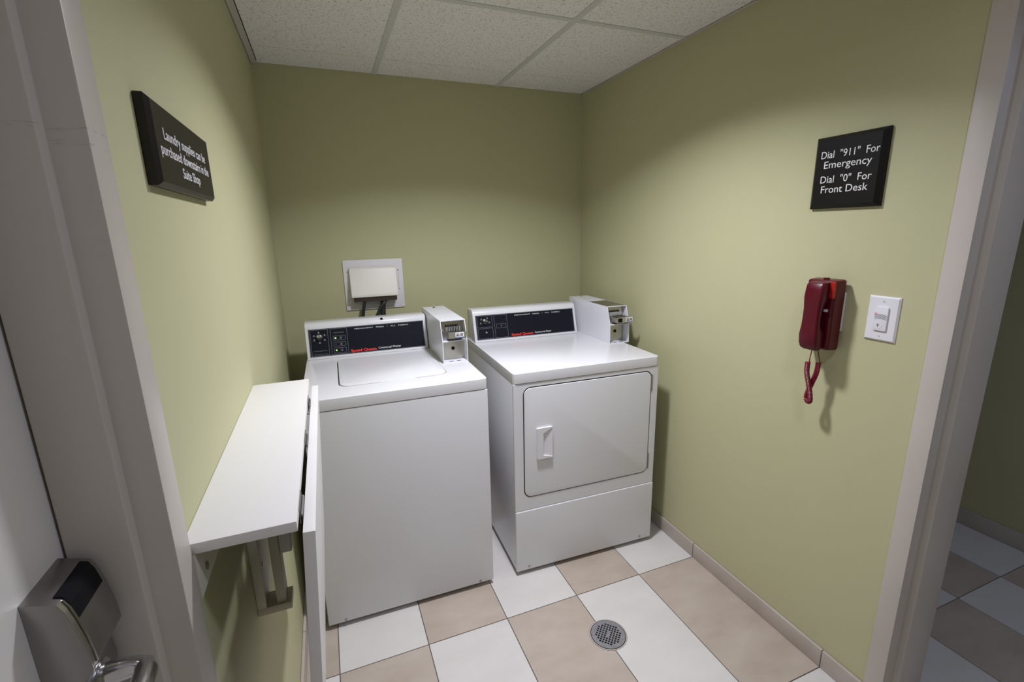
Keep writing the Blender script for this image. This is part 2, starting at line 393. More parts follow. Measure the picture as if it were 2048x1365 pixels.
# card slot: a dark piece lying over the top edge
slot = [(0.0195, 1.1187), (0.0262, 1.1166), (0.0303, 1.1076), (0.0335, 1.0925), (0.0338, 1.0905), (0.0255, 1.093)]
b = bmesh.new(); prism(b, rel([(x + 0.0006, z + 0.0006) for x, z in slot]), -0.0255, 0.0275, 'y')
link('card_slot', b, M['dark'], lock)
b = bmesh.new(); tube(b, [(x + 0.001, -0.0275, z - 1.0 + .001) for x, z in [(0.026, 1.1145), (0.0300, 1.106), (0.0335, 1.091), (0.0365, 1.074), (0.039, 1.050), (0.0395, 1.041)]], 0.0011, 6)
link('edge_trim', b, M['chrome'], lock, smooth=True)
b = bmesh.new(); prism(b, rel([(0, 1.03), (0.026, 1.03), (0.029, 1.0), (0.022, 0.90), (0.017, 0.86), (0, 0.85)]), -0.026, 0.035, 'y', bev=0.002)
link('lock_body', b, M['steel'], lock, smooth=True)
b = bmesh.new()
cyl(b, (0.020, 0, 0.000), (1, 0, 0), 0.0165, 0.010, 28, bev=0.001)
cyl(b, (0.029, 0, 0.000), (1, 0, 0), 0.012, 0.006, 24)
lv = link('lever_rose', b, M['chrome'], lock, smooth=True)
b = bmesh.new()
pts = [(0.034, 0, 0.000), (0.045, 0, 0.0), (0.056, 0, -0.0005), (0.064, -0.003, -0.001), (0.068, -0.012, -0.001), (0.069, -0.03, -0.001), (0.069, -0.06, -0.001), (0.069, -0.10, -0.001), (0.069, -0.115, -0.001)]
tube(b, pts, [0.0125, 0.0115, 0.0105, 0.0105, 0.011, 0.0115, 0.012, 0.0125, 0.010], 18)
link('lever_handle', b, M['chrome'], lock, smooth=True)

# --- recessed lamps that light the room (out of frame, in the ceiling)
for (x, y, nm) in ((LX, LY, 'round recessed ceiling downlight above the washer and dryer'), (0.815, -2.335, 'round recessed ceiling downlight between the two door frames')):
    r = empty('recessed_downlight', (x, y, H)); tag(r, nm, 'ceiling light', 'recessed ceiling downlights')
    b = bmesh.new()
    holed(b, [(0.098 * math.cos(2 * PI * k / 32), 0.098 * math.sin(2 * PI * k / 32)) for k in range(32)], [[(0.082 * math.cos(2 * PI * k / 32), 0.082 * math.sin(2 * PI * k / 32)) for k in range(32)]], -0.004, 0.001)
    link('trim_ring', b, M['plate'], r)
    b = bmesh.new(); cyl(b, (0, 0, -0.002), (0, 0, 1), 0.082, 0.012, 32); link('lens', b, M['lens'], r)

# ================================================================== MACHINES
MH = 0.903; SEAM = 0.861
def console(root, u0, u1, kind):
    """sloping control console; returns local->plane matrix maker"""
    v0 = 0.560; z0 = MH
    L = 0.146; tilt = math.radians(15.7)
    vt, zt = v0 + L * math.sin(tilt), z0 + L * math.cos(tilt)
    prof = [(v0, z0), (vt - .002, zt - .008), (vt, zt), (vt + .004, zt + 0.007), (vt + .012, zt + .013), (vt + 0.025, zt + 0.016), (0.690, zt + 0.014), (0.696, zt + 0.008), (0.696, z0)]
    b = bmesh.new(); prism(b, prof, u0, u1, 'x', bev=0.005, seg=2)
    c = link('control_console', b, M['enamel'], root, smooth=True)
    def PL(u, s, n=0.0):   # point on the sloping face
        return Vector((u, v0 + s * math.sin(tilt) - n * math.cos(tilt), z0 + s * math.cos(tilt) + n * math.sin(tilt)))
    X = Vector((1, 0, 0)); Y = Vector((0, math.sin(tilt), math.cos(tilt)))
    f0, f1, s0, s1 = u0 + 0.013, u1 - 0.014, 0.012, 0.1345
    fw, fh = f1 - f0, s1 - s0
    def fr(fx, fy, n=0.0): return frame(PL(f0 + fx * fw, s1 - fy * fh, n), X, Y)
    def plate(name, a, b_, c_, d_, n0, n1, mt, bev=0):
        t = bmesh.new(); box(t, 0, (b_ - a) * fw, -(d_ - c_) * fh, 0, n0, n1, bev)
        o = link(name, t, mt, c); o.data.transform(fr(a, c_)); return o
    plate('face_plate', 0, 1, 0, 1, -0.001, 0.0012, M['black'])
    # thin printed outlines
    t = bmesh.new()
    def outl(a, b_, c_, d_, th=0.0009):
        ax, bx2, cy, dy = a * fw, b_ * fw, -c_ * fh, -d_ * fh
        for q in ((ax, bx2, cy - th, cy), (ax, bx2, dy, dy + th), (ax, ax + th, dy, cy), (bx2 - th, bx2, dy, cy)):
            box(t, q[0], q[1], q[2], q[3], 0.0012, 0.0015)
    outl(0.004, 0.996, 0.012, 0.988)
    if kind == 'washer':
        outl(0.014, 0.158, 0.03, 0.965); outl(0.178, 0.318, 0.03, 0.965)
        outl(0.198, 0.300, 0.30, 0.46); outl(0.198, 0.300, 0.53, 0.68); outl(0.198, 0.300, 0.74, 0.92)
        box(t, 0.03 * fw, 0.14 * fw, -0.92 * fh, -0.912 * fh, 0.0012, 0.0015)
    else:
        outl(0.014, 0.158, 0.03, 0.505); outl(0.014, 0.158, 0.545, 0.965); outl(0.178, 0.305, 0.03, 0.965)
        outl(0.196, 0.290, 0.40, 0.58)
    o = link('printed_outlines', t, M['greyprint'], c); o.data.transform(fr(0, 0))
    text('lettering', 'PERMANENT   PRESS   \u2022   ALL   FABRIC', 0.0075, M['greyprint' if 0 else 'letter'], c, fr(0.385, 0.125, 0.0012), width=0.475 * fw, depth=0.0002)
    text('lettering', 'Speed Queen', 0.0165, M['redprint'], c, fr(0.335, 0.945, 0.0012), width=0.222 * fw, depth=0.0002, bold=0.0007)
    text('lettering', 'Commercial ' + ('Washer' if kind == 'washer' else 'Dryer'), 0.0135, M['letter'], c, fr(0.575, 0.925, 0.0012), width=(0.20 if kind == 'washer' else 0.17) * fw, depth=0.0002)
    # knob with pointer and its surrounding marks
    kx, ky = (0.087, 0.30) if kind == 'washer' else (0.088, 0.265)
    t = bmesh.new(); cyl(t, (0, 0, 0.001), (0, 0, 1), 0.0165, 0.0075, 28, 0.0145, bev=0.001)
    kb = link('knob', t, M['rubber'], c, smooth=True); kb.data.transform(fr(kx, ky))
    t = bmesh.new(); prism(t, [(-0.012, 0.001), (-0.009, 0.008), (-0.001, 0.0105), (0.008, 0.006), (0.012, -0.004), (-0.004, -0.0045)], 0.008, 0.0135, 'z', bev=0.0015)
    kp = link('knob_pointer', t, M['chrome'], c, smooth=True); kp.data.transform(fr(kx, ky))
    t = bmesh.new(); rr_ = 0.0225 if kind == 'washer' else 0.021
    for a in ((95, 155, 205, 270, 330, 25) if kind == 'washer' else (140, 195, 350, 55)):
        cyl(t, (rr_ * 1.08 * math.cos(math.radians(a)), rr_ * math.sin(math.radians(a)), 0.0012), (0, 0, 1), 0.0022, 0.0005, 8)
        box(t, rr_ * 1.08 * math.cos(math.radians(a)) - 0.0045, rr_ * 1.08 * math.cos(math.radians(a)) + 0.0045, rr_ * math.sin(math.radians(a)) - 0.0052, rr_ * math.sin(math.radians(a)) - 0.0040, 0.0012, 0.0016)
    mk = link('dial_markings', t, M['markprint'], c); mk['kind'] = 'stuff'; mk.data.transform(fr(kx, ky))
    if kind == 'washer':
        text('lettering', 'CYCLE STATUS', 0.006, M['greyprint'], c, fr(0.205, 0.20, 0.0012), width=0.085 * fw, depth=0.0002)
        text('lettering', 'CYCLE SELECTOR', 0.0055, M['greyprint'], c, fr(0.03, 0.815, 0.0012), width=0.11 * fw, depth=0.0002)
        for fy, lit in ((0.38, 1), (0.605, 0), (0.83, 1)):
            t = bmesh.new(); cyl(t, (0, 0, 0.001), (0, 0, 1), 0.0032 if lit else 0.0015, 0.0022, 14)
            o = link('indicator_light', t, M['green_led'] if lit else M['greyprint'], c); o.data.transform(fr(0.217, fy))
            if lit: o['label'] = 'lit green indicator light'
            t = bmesh.new(); box(t, -0.004, 0.004, -0.0035, 0.0005, 0.0012, 0.0015); box(t, -0.006, 0.006, 0.0035, 0.0045, 0.0012, 0.0015)
            o = link('printed_symbol', t, M['greyprint'], c); o.data.transform(fr(0.262, fy))
    else:
        t = bmesh.new(); cyl(t, (0, 0, 0.001), (0, 0, 1), 0.0045, 0.006, 16)
        bmesh.ops.create_uvsphere(t, u_segments=14, v_segments=8, radius=0.0062, matrix=Matrix.Translation((0, 0, 0.0085)))
        o = link('start_button', t, M['chrome'], c, smooth=True); o.data.transform(fr(0.088, 0.715))
        t = bmesh.new(); box(t, -0.001, 0.001, -0.004, 0.0015, 0.0012, 0.0015); box(t, -0.006, 0.006, 0.0035, 0.0045, 0.0012, 0.0015)
        o = link('printed_symbol', t, M['greyprint'], c); o.data.transform(fr(0.245, 0.5))
    if kind == 'washer':
        t = bmesh.new(); cyl(t, (u0 + 0.330, vt + 0.0085, zt + 0.0095), (0, -0.55, 0.8), 0.0062, 0.0035, 16)
        link('screw_hole', t, M['dark'], c)
    return c

def coin_box(root, u0, u1, v0, kind):
    """coin meter case bolted to the top; sheet metal shell open at the front"""
    z0 = MH; zs = z0 + 0.093; zt = z0 + 0.176; vb = 0.700; vt = v0 + 0.031; th = 0.0028
    side = [(v0, z0), (v0 + 0.0015, zs), (vt, zt), (vb, zt + 0.001), (vb, z0)]
    b = bmesh.new()
    prism(b, side, u0, u0 + th, 'x'); prism(b, side, u1 - th, u1, 'x')
    box(b, u0 + th, u1 - th, vt, vb, zt - th, zt); box(b, u0 + th, u1 - th, v0 + 0.001, vb, z0, z0 + th)
    box(b, u0 + th, u1 - th, v0 + 0.002, v0 + 0.060, zs - th, zs)
    box(b, u0 + th, u1 - th, vb - th, vb, z0 + th, zt - th)
    cb = link('coin_box', b, M['enamel2'], root)
    # inner plates
    b = bmesh.new(); box(b, u0 + th, u1 - th, v0 + 0.056, v0 + 0.060, zs, zt - th); link('mechanism_plate', b, M['mech'], cb)
    b = bmesh.new(); box(b, u0 + th, u1 - th - 0.012, v0 + 0.043, v0 + 0.047, z0 + 0.016, zs - th); box(b, u0 + th, u1 - th, v0 + 0.047, v0 + 0.051, z0 + th, zs - th)
    link('vault_door', b, M['mech'], cb)
    b = bmesh.new(); cyl(b, ((u0 + u1) / 2 + 0.0, v0 + 0.043, z0 + 0.052), (0, -1, 0), 0.0075, 0.002, 18); link('vault_lock', b, M['dark'], cb)
    b = bmesh.new()
    for du in (0.028, 0.062): box(b, u0 + du, u0 + du + 0.017, v0 + 0.010, v0 + 0.016, z0 + th, z0 + th + 0.0006)
    link('bolt_slot', b, M['dark'], cb)
    # coin slide
    if kind == 'washer': vf, a0, a1 = v0 - 0.006, u0 + 0.028, u1 - 0.004
    else: vf, a0, a1 = v0 - 0.030, u0 + 0.020, u1 + 0.006
    zb = zs + 0.012
    b = bmesh.new(); box(b, u0 + 0.008, u1 - 0.010, v0 + 0.022, v0 + 0.056, zs + 0.001, zs + 0.036, 0.001)
    link('slide_housing', b, M['steel'], cb, smooth=True)
    b = bmesh.new()
    box(b, a0, a1, vf, vf + 0.003, zb, zb + 0.026); box(b, a0, a0 + 0.003, vf + 0.003, v0 + 0.022, zb, zb + 0.022)
    box(b, a0 + 0.003, a1 - 0.012, vf + 0.003, v0 + 0.022, zb + 0.008, zb + 0.011)
    box(b, a1 - 0.015, a1 - 0.012, vf + 0.003, v0 + 0.022, zb, zb + 0.022)
    sl = link('coin_slide', b, M['mech'], cb)
    if kind == 'dryer':
        b = bmesh.new(); box(b, a0 + 0.004, a0 + 0.027, vf - 0.0006, vf, zb + 0.003, zb + 0.022); link('slide_opening', b, M['dark'], cb)
    b = bmesh.new()
    for k in range(9):
        x = u0 + 0.024 + k * 0.0072
        box(b, x, x + 0.0022, v0 + 0.030, v0 + 0.056, zs + 0.036, zs + 0.053)
    link('coin_fins', b, M['mech2'], cb)
    b = bmesh.new()
    for k in range(8):
        x = u0 + 0.0265 + k * 0.0072
        box(b, x, x + 0.0042, v0 + 0.0545, v0 + 0.0558, zs + 0.036, zs + 0.060)
        box(b, x, x + 0.0042, v0 + 0.020, v0 + 0.054, zs + 0.0362, zs + 0.0368)
    link('coin_slots', b, M['dark'], cb)
    for k in (0.018, 0.052, 0.084):
        b = bmesh.new(); cyl(b, (u0 + k, v0 + 0.056, zt - 0.010), (0, -1, 0), 0.0022, 0.0015, 10); link('screw', b, M['enamel'], cb)
    lx = a0 + (a1 - a0) * 0.36 if kind == 'washer' else a0 + (a1 - a0) * 0.50
    b = bmesh.new(); box(b, lx, lx + 0.036, vf - 0.0006, vf, zb + 0.005, zb + 0.024); box(b, lx, lx + 0.036, vf - 0.0006, vf, zb + 0.0022, zb + 0.005, mi=1)
    link('price_label', b, None, cb, mats=[M['letter'], M['blue']])
    text('price_lettering', '$2.00', 0.0165, M['dark'], cb, frame((lx + 0.0035, vf - 0.0008, zb + 0.0085), (1, 0, 0), (0, 0, 1)), width=0.029, depth=0.0002, bold=0.0004)
    b = bmesh.new(); cyl(b, (u0 + 0.052, vb - 0.035, zt), (0, 0, 1), 0.0060 if kind == 'washer' else 0.0045, 0.002, 16); cyl(b, (u0 + 0.052, vb - 0.035, zt + 0.002), (0, 0, 1), 0.0035, 0.002, 12)
    link('top_lock', b, M['dark'] if kind == 'washer' else M['chrome'], cb)
    if kind == 'washer':
        b = bmesh.new(); box(b, u0, u1, v0 + 0.170, v0 + 0.1712, zt - 0.001, zt + 0.0004); link('lid_seam', b, M['enamel2'], cb)
    else:
        b = bmesh.new(); box(b, u0 + 0.004, u1 - 0.004, vt + 0.010, v0 + 0.215, zt, zt + 0.0008); link('top_plate', b, M['steel'], cb)
    return cb

def cabinet(root, wd, dp=0.700):
    b = bmesh.new()
    box(b, 0.0015, wd - 0.0015, 0.006, dp, 0.022, SEAM - 0.001, 0.004)
    return link('cabinet', b, M['enamel'], root, smooth=True)
def feet(root, wd):
    for x in (0.05, wd - 0.05):
        for y in (0.07, 0.64):
            b = bmesh.new(); cyl(b, (x, y, 0.0), (0, 0, 1), 0.017, 0.006, 16); cyl(b, (x, y, 0.006), (0, 0, 1), 0.006, 0.018, 10)
            link('foot', b, M['rubber'], root)
def screws(root, pts, ax=(0, -1, 0)):
    for p in pts:
        b = bmesh.new(); cyl(b, p, ax, 0.0052, 0.0015, 14)
        c = Vector(p) + Vector(ax) * 0.0015
        o = link('screw', b, M['steel'], root)

# ---- washer
WW = 0.647
wash = empty('washing_machine', (0.084, -0.859, 0.0), math.radians(-0.70))
tag(wash, 'white top-loading coin washing machine on the left, beside the folding shelf', 'washing machine')
cabinet(wash, WW); feet(wash, WW)
b = bmesh.new(); box(b, 0.0, WW, 0.0, 0.012, 0.020, SEAM - 0.002, 0.0045, 3); link('front_panel', b, M['enamel'], wash, smooth=True)
# top with the lid opening
b = bmesh.new()
prism(b, rrect(0.0, WW, -0.001, 0.700, 0.016, 5), SEAM, MH, 'z', bev=0.0065, seg=3)
tp = link('top_panel', b, M['enamel'], wash, smooth=True)
b = bmesh.new(); prism(b, rrect(0.1225, 0.5255, 0.112, 0.520, 0.040, 6), MH - 0.022, MH + 0.02, 'z')
ct = link('cutter', b, M['enamel'], wash)
bo = tp.modifiers.new('cut', 'BOOLEAN'); bo.operation = 'DIFFERENCE'; bo.object = ct; bo.solver = 'EXACT'
dg = bpy.context.evaluated_depsgraph_get(); dg.update()
me = bpy.data.meshes.new_from_object(tp.evaluated_get(dg)); tp.modifiers.clear(); tp.data = me; me.name = 'top_panel'
bpy.data.objects.remove(ct)
me.shade_smooth(); me.set_sharp_from_angle(angle=math.radians(32))
b = bmesh.new(); prism(b, rrect(0.1270, 0.5235, 0.1145, 0.517, 0.038, 6), MH - 0.0055, MH + 0.0022, 'z', bev=0.0018)
box(b, 0.27, 0.40, 0.111, 0.1165, MH - 0.003, MH + 0.0012, 0.001)
link('lid', b, M['enamel'], wash, smooth=True)
screws(wash, [(0.061, 0.0, 0.030), (0.589, 0.0, 0.030)])
console(wash, 0.004, 0.536, 'washer')
coin_box(wash, 0.540, 0.647, 0.262, 'washer')

# ---- dryer
DW = 0.672
dry = empty('tumble_dryer', (0.835, -0.867, 0.0), math.radians(-1.74))
tag(dry, 'white front-loading coin dryer on the right, with a square door', 'dryer')
cabinet(dry, DW); feet(dry, DW)
b = bmesh.new(); prism(b, rrect(0.0, DW, -0.001, 0.700, 0.016, 5), SEAM, MH, 'z', bev=0.0065, seg=3); link('top_panel', b, M['enamel'], dry, smooth=True)
b = bmesh.new()
holed(b, [(0.003, 0.306), (DW - 0.003, 0.306), (DW - 0.003, SEAM - 0.002), (0.003, SEAM - 0.002)], [rrect(0.0392, 0.6388, 0.3612, 0.8430, 0.033, 6)], 0.0015, 0.012, 'y')
box(b, 0.0, 0.0045, 0.0025, 0.012, 0.306, SEAM - 0.002, 0.0015); box(b, DW - 0.0045, DW, 0.0025, 0.012, 0.306, SEAM - 0.002, 0.0015)
link('front_panel', b, M['enamel'], dry)
b = bmesh.new(); prism(b, rrect(0.0398, 0.6382, 0.3618, 0.8424, 0.0325, 6), 0.0045, 0.0115, "y"); link('door_gap_shade', b, M['rubber'], dry)  # black sheet behind the door, painting in the shade of its gap
b = bmesh.new(); prism(b, rrect(0.0437, 0.6345, 0.3655, 0.8380, 0.029, 6), -0.0005, 0.0044, 'y', bev=0.003, seg=3)
dd = link('door', b, M['enamel'], dry, smooth=True)
b = bmesh.new(); box(b, 0.0, DW, -0.0025, 0.012, 0.020, 0.3035, 0.0045, 3); link('lower_panel', b, M['enamel'], dry, smooth=True)
# recessed pull handle
hx0, hx1, hz0, hz1 = 0.095, 0.163, 0.531, 0.666
b = bmesh.new()
F_, Bk = -0.0105, -0.001
cav = [(0.122, hz0 + 0.014), (0.1605, hz0 + 0.004), (0.1605, hz1 - 0.004), (0.122, hz1 - 0.024)]
holed(b, rrect(hx0, hx1, hz0, hz1, 0.004, 3), [cav], F_, Bk, 'y')
hd = link('door_handle', b, M['plate'], dd); hd['label'] = 'white recessed pull handle'
b = bmesh.new()   # scoop floor, deepest on the left
v = [b.verts.new(q) for q in ((0.122, Bk - 0.0005, hz0 + 0.014), (0.1605, F_ + 0.002, hz0 + 0.004), (0.1605, F_ + 0.002, hz1 - 0.004), (0.122, Bk - 0.0005, hz1 - 0.024), (0.122, Bk + .0005, hz0 + 0.014), (0.1605, Bk + .0005, hz0 + 0.004), (0.1605, Bk + .0005, hz1 - 0.004), (0.122, Bk + .0005, hz1 - 0.024))]
for f in ((0, 1, 2, 3), (7, 6, 5, 4), (0, 4, 5, 1), (1, 5, 6, 2), (2, 6, 7, 3), (3, 7, 4, 0)): b.faces.new([v[i] for i in f])
link('handle_scoop', b, M['plate'], dd)
for z in (0.795, 0.425):
    b = bmesh.new(); box(b, 0.6355, 0.6415, -0.0015, 0.004, z - 0.045, z + 0.03, 0.001); link('hinge', b, M['drain'], dd, smooth=True)
screws(dry, [(0.056, -0.0025, 0.036), (0.612, -0.0025, 0.036)]); screws(dry, [(0.0015, 0.03, 0.05)], (-1, 0, 0))
console(dry, 0.006, 0.569, 'dryer')
coin_box(dry, 0.590, 0.697, 0.272, 'dryer')

# ================================================================== SHELF
shelf = empty('folding_wall_shelf', (0, -1.487, 1.061)); tag(shelf, 'white wall shelf with a hinged drop leaf folded down, left of the washer', 'shelf')
def rb(name, mt, x0, x1, y0, y1, z0, z1, bev=0.0, parent=shelf):
    return bxo(name, mt, parent, x0, x1, y0 + 1.487, y1 + 1.487, z0 - 1.061, z1 - 1.061, bev)
rb('shelf_board', M['shelf'], 0.0005, 0.1345, -1.834, -1.138, 1.0455, 1.061, 0.0015)
b = bmesh.new(); box(b, 0.0, 0.0165, -1.836 + 1.487, -1.146 + 1.487, -0.42, 0.0, 0.0012)
leaf = link('drop_leaf', b, M['shelf'], shelf, smooth=True, loc=(0.1400, 0, 1.043 - 1.061), rot=(0, math.radians(3.8), 0))
for y in (-1.765, -1.517, -1.29):
    b = bmesh.new(); Y = y + 1.487
    box(b, 0.1345, 0.1358, Y - 0.028, Y + 0.028, -0.030, -0.006); box(b, 0.1385, 0.1400, Y - 0.028, Y + 0.028, -0.045, -0.019)
    tube(b, [(0.1372, Y - 0.028, -0.0165), (0.1372, Y + 0.028, -0.0165)], 0.0022, 8)
    link('hinge', b, M['steel'], shelf)
rb('wall_cleat', M['bracket'], 0.0005, 0.013, -1.834, -1.145, 0.979, 1.0453, 0.001)
def scr(name, p, d=(1, 0, 0)):
    b = bmesh.new(); cyl(b, (p[0], p[1] + 1.487, p[2] - 1.061), d, 0.0055, 0.0018, 14); link(name, b, M['steel'], shelf)
scr('screw', (0.013, -1.797, 1.002)); 
# folding support: wall batten, outer leg, bottom ledge, bumper block
rb('wall_batten', M['bracket'], 0.0005, 0.018, -1.495, -1.375, 0.672, 0.979, 0.001)
rb('support_ledge', M['bracket'], 0.0005, 0.066, -1.495, -1.445, 0.655, 0.672, 0.001)
rb('support_leg', M['bracket'], 0.038, 0.056, -1.490, -1.450, 0.672, 1.0453, 0.001)
b = bmesh.new(); box(b, 0.056, 0.080, 0.0, 0.035, -0.275, -0.0157, 0.004, 3); link('bumper_block', b, M['plate'], shelf, smooth=True)
scr('screw', (0.018, -1.470, 0.762))

# ================================================================== WALL PLATE WITH COVER, CORDS
ob = empty('utility_box', (0.431, 0.0, 1.19)); tag(ob, 'white wall plate with a hooded cream cover above the washer', 'wall box')
b = bmesh.new(); box(b, -0.144, 0.144, -0.007, -0.0005, -0.125, 0.124, 0.002); link('wall_plate', b, M['plate'], ob, smooth=True)
b = bmesh.new()   # hood: shallow at the top, deep at the bottom, open underneath
prof = [(-0.007, 0.088), (-0.018, 0.087), (-0.026, 0.080), (-0.060, -0.045), (-0.060, -0.058), (-0.007, -0.058)]
prism(b, prof, -0.118, 0.108, 'x', bev=0.006, seg=3)
link('hood_cover', b, M['cream'], ob, smooth=True)
b = bmesh.new(); box(b, -0.106, 0.100, -0.052, -0.007, -0.080, -0.052); link('socket_recess', b, M['brown'], ob)
for z in (0.066, -0.028):
    for x in (-0.126, 0.121):
        b = bmesh.new(); cyl(b, (x, -0.007, z), (0, -1, 0), 0.0032, 0.0012, 10); link('screw', b, M['drain'], ob)
b = bmesh.new(); box(b, 0.1205, 0.1215, -0.0075, -0.007, -0.020, 0.055); link('scored_line', b, M['drain'], ob)
def cord(pts, r, label):
    b = bmesh.new(); P = [Vector(p) for p in pts]; out = []
    for i in range(len(P) - 1):
        p0, p1, p2, p3 = P[max(i - 1, 0)], P[i], P[i + 1], P[min(i + 2, len(P) - 1)]
        for k in range(6):
            t = k / 6; out.append(0.5 * ((2 * p1) + (-p0 + p2) * t + (2 * p0 - 5 * p1 + 4 * p2 - p3) * t * t + (-p0 + 3 * p1 - 3 * p2 + p3) * t ** 3))
    out.append(P[-1]); tube(b, out, r, 10)
    o = link('power_cord', b, M['rubber'], None, smooth=True)
    tag(o, label, 'cord', 'black cords under the utility box')
    return o
cord([(0.374, -0.035, 1.109), (0.371, -0.042, 1.10), (0.358, -0.050, 1.03), (0.345, -0.06, 0.9), (0.34, -0.07, 0.6)], 0.0075, 'thin black cord hanging from the left side of the utility box')
cord([(0.463, -0.030, 1.109), (0.461, -0.036, 1.09), (0.456, -0.045, 1.02), (0.450, -0.06, 0.9), (0.46, -0.08, 0.6)], 0.013, 'thick black hose hanging straight down from the utility box')
cord([(0.475, -0.052, 1.109), (0.462, -0.064, 1.10), (0.430, -0.072, 1.05), (0.40, -0.075, 0.96), (0.38, -0.07, 0.6)], 0.0075, 'black cord slanting left in front of the thick hose')

# ================================================================== SIGNS
def bev_plaque(bm, hw, hh, t, bv):
    """plaque in local x (right) / y (up) / z (out)"""
    t0 = bmesh.new()
    a = [t0.verts.new((sx * hw, sy * hh, 0)) for sx, sy in ((-1, -1), (1, -1), (1, 1), (-1, 1))]
    b_ = [t0.verts.new((sx * hw, sy * hh, t - bv)) for sx, sy in ((-1, -1), (1, -1), (1, 1), (-1, 1))]
    c = [t0.verts.new((sx * (hw - bv), sy * (hh - bv), t)) for sx, sy in ((-1, -1), (1, -1), (1, 1), (-1, 1))]
    t0.faces.new(a[::-1]); t0.faces.new(c)
    for p, q in ((a, b_), (b_, c)):
        for i in range(4): t0.faces.new((p[i], p[(i + 1) % 4], q[(i + 1) % 4], q[i]))
    merge(bm, t0)
# left sign
FL = frame((0.001, -1.520, 1.566), (0, 1, 0), (0, 0, 1))
ls = empty('wall_sign', (0, 0, 0)); tag(ls, 'dark brown wall sign about laundry supplies on the left wall', 'sign', 'black wall signs')
b = bmesh.new(); bev_plaque(b, 0.171, 0.057, 0.016, 0.0055)
o = link('sign_plaque', b, M['sign2'], ls); o.data.transform(FL)
def TL(y, z, n=0.0178): return frame((n, y, z), (0, 1, 0), (0, 0, 1))
text('lettering', 'Laundry supplies can be', 0.0215, M['letter'], ls, TL(-1.525, 1.5735), width=0.252, align='CENTER')
text('lettering', 'purchased downstairs in the', 0.0215, M['letter'], ls, TL(-1.530, 1.5515), width=0.288, align='CENTER')
text('lettering', 'Suite Shop', 0.0215, M['letter'], ls, TL(-1.522, 1.5295), width=0.110, align='CENTER')
# right sign
def TR(y, z, n=0.0205): return frame((W - n, y, z), (0, -1, 0), (0, 0, 1))
rs = empty('wall_sign', (0, 0, 0)); tag(rs, 'square black wall sign with dialling instructions above the red phone', 'sign', 'black wall signs')
b = bmesh.new(); bev_plaque(b, 0.099, 0.1005, 0.020, 0.011)
o = link('sign_plaque', b, M['sign'], rs); o.data.transform(frame((W - 0.0005, -1.518, 1.5875), (0, -1, 0), (0, 0, 1)))
text('lettering', 'Dial  "911"  For', 0.0285, M['letter'], rs, TR(-1.4445, 1.6275), width=0.160)
text('lettering', 'Emergency', 0.0285, M['letter'], rs, TR(-1.4560, 1.5995), width=0.132)
text('lettering', 'Dial  "0"  For', 0.0285, M['letter'], rs, TR(-1.4505, 1.5590), width=0.142)
text('lettering', 'Front Desk', 0.0285, M['letter'], rs, TR(-1.4555, 1.5310), width=0.131)

# ================================================================== RED PHONE
ph = empty('wall_phone', (W, -1.52, 1.18)); tag(ph, 'dark red corded telephone mounted on the right wall', 'phone')
def PX(x, y, z): return (x - W, y + 1.52, z - 1.18)
b = bmesh.new(); box(b, -0.012, -0.0005, -1.561 + 1.52, -1.48 + 1.52, 1.131 - 1.18, 1.247 - 1.18, 0.0015)
o = link('mounting_plate', b, M['plate'], ph, smooth=True); o['label'] = 'white mounting plate'
# base body: rounded slab, a little deeper along its camera side
b = bmesh.new()
t = bmesh.new(); r = bmesh.ops.create_cube(t, size=1)
for v in t.verts:
    v.co = Vector((-0.0345 + v.co.x * 0.045, (-1.520 + 1.52) + v.co.y * 0.092, v.co.z * 0.211 + 0.0))
    if v.co.x < -0.03: v.co.y *= 0.95; v.co.z = v.co.z * 0.975
bmesh.ops.bevel(t, geom=list(t.edges), offset=0.009, segments=4, profile=0.6, affect='EDGES'); merge(b, t)
link('phone_base', b, M['red'], ph, smooth=True)
b = bmesh.new(); box(b, -0.062, -0.054, -0.0445, -0.0295, 0.052, 0.100, 0.003, 3); o = link('message_lamp', b, M['redlit'], ph, smooth=True); o['label'] = 'bright red message lamp'
b = bmesh.new(); box(b, -0.0605, -0.054, -0.042, -0.028, -0.09, 0.0, 0.003, 2); link('side_cradle', b, M['red'], ph, smooth=True)
b = bmesh.new(); box(b, -0.064, -0.056, -0.030, -0.022, 0.012, 0.019); link('hook_switch', b, M['plate'], ph)
b = bmesh.new(); box(b, -0.046, -0.034, -0.008, 0.004, 0.104, 0.1085, 0.001); link('cradle_tab', b, M['red'], ph, smooth=True)
# handset: lofted along z
secs = [ # z, x front, x back, half width y
    (0.0985, -0.074, -0.060, 0.020), (0.0965, -0.083, -0.056, 0.0255), (0.090, -0.0885, -0.056, 0.028), (0.070, -0.092, -0.056, 0.0285), (0.050, -0.0945, -0.057, 0.028), (0.040, -0.0945, -0.064, 0.027), (0.020, -0.094, -0.072, 0.0255),
    (-0.010, -0.0945, -0.074, 0.0255), (-0.035, -0.0955, -0.072, 0.026), (-0.050, -0.0965, -0.060, 0.0275), (-0.060, -0.097, -0.056, 0.0285), (-0.085, -0.094, -0.056, 0.0285), (-0.098, -0.089, -0.056, 0.027), (-0.1045, -0.083, -0.058, 0.022), (-0.106, -0.077, -0.062, 0.016)]
b = bmesh.new(); rings = []
for z, xf, xb, hw in secs:
    q = rrect(-hw, hw, xf, xb, min(0.0085, (xb - xf) * 0.45), 3)
    rings.append([b.verts.new((p[1], p[0] - 0.006 + 0.003, z)) for p in q])
for A, B in zip(rings, rings[1:]):
    n = len(A)
    for k in range(n): b.faces.new((A[k], A[(k + 1) % n], B[(k + 1) % n], B[k]))
b.faces.new(rings[0]); b.faces.new(rings[-1][::-1])
o = link('handset', b, M['red'], ph, smooth=True)
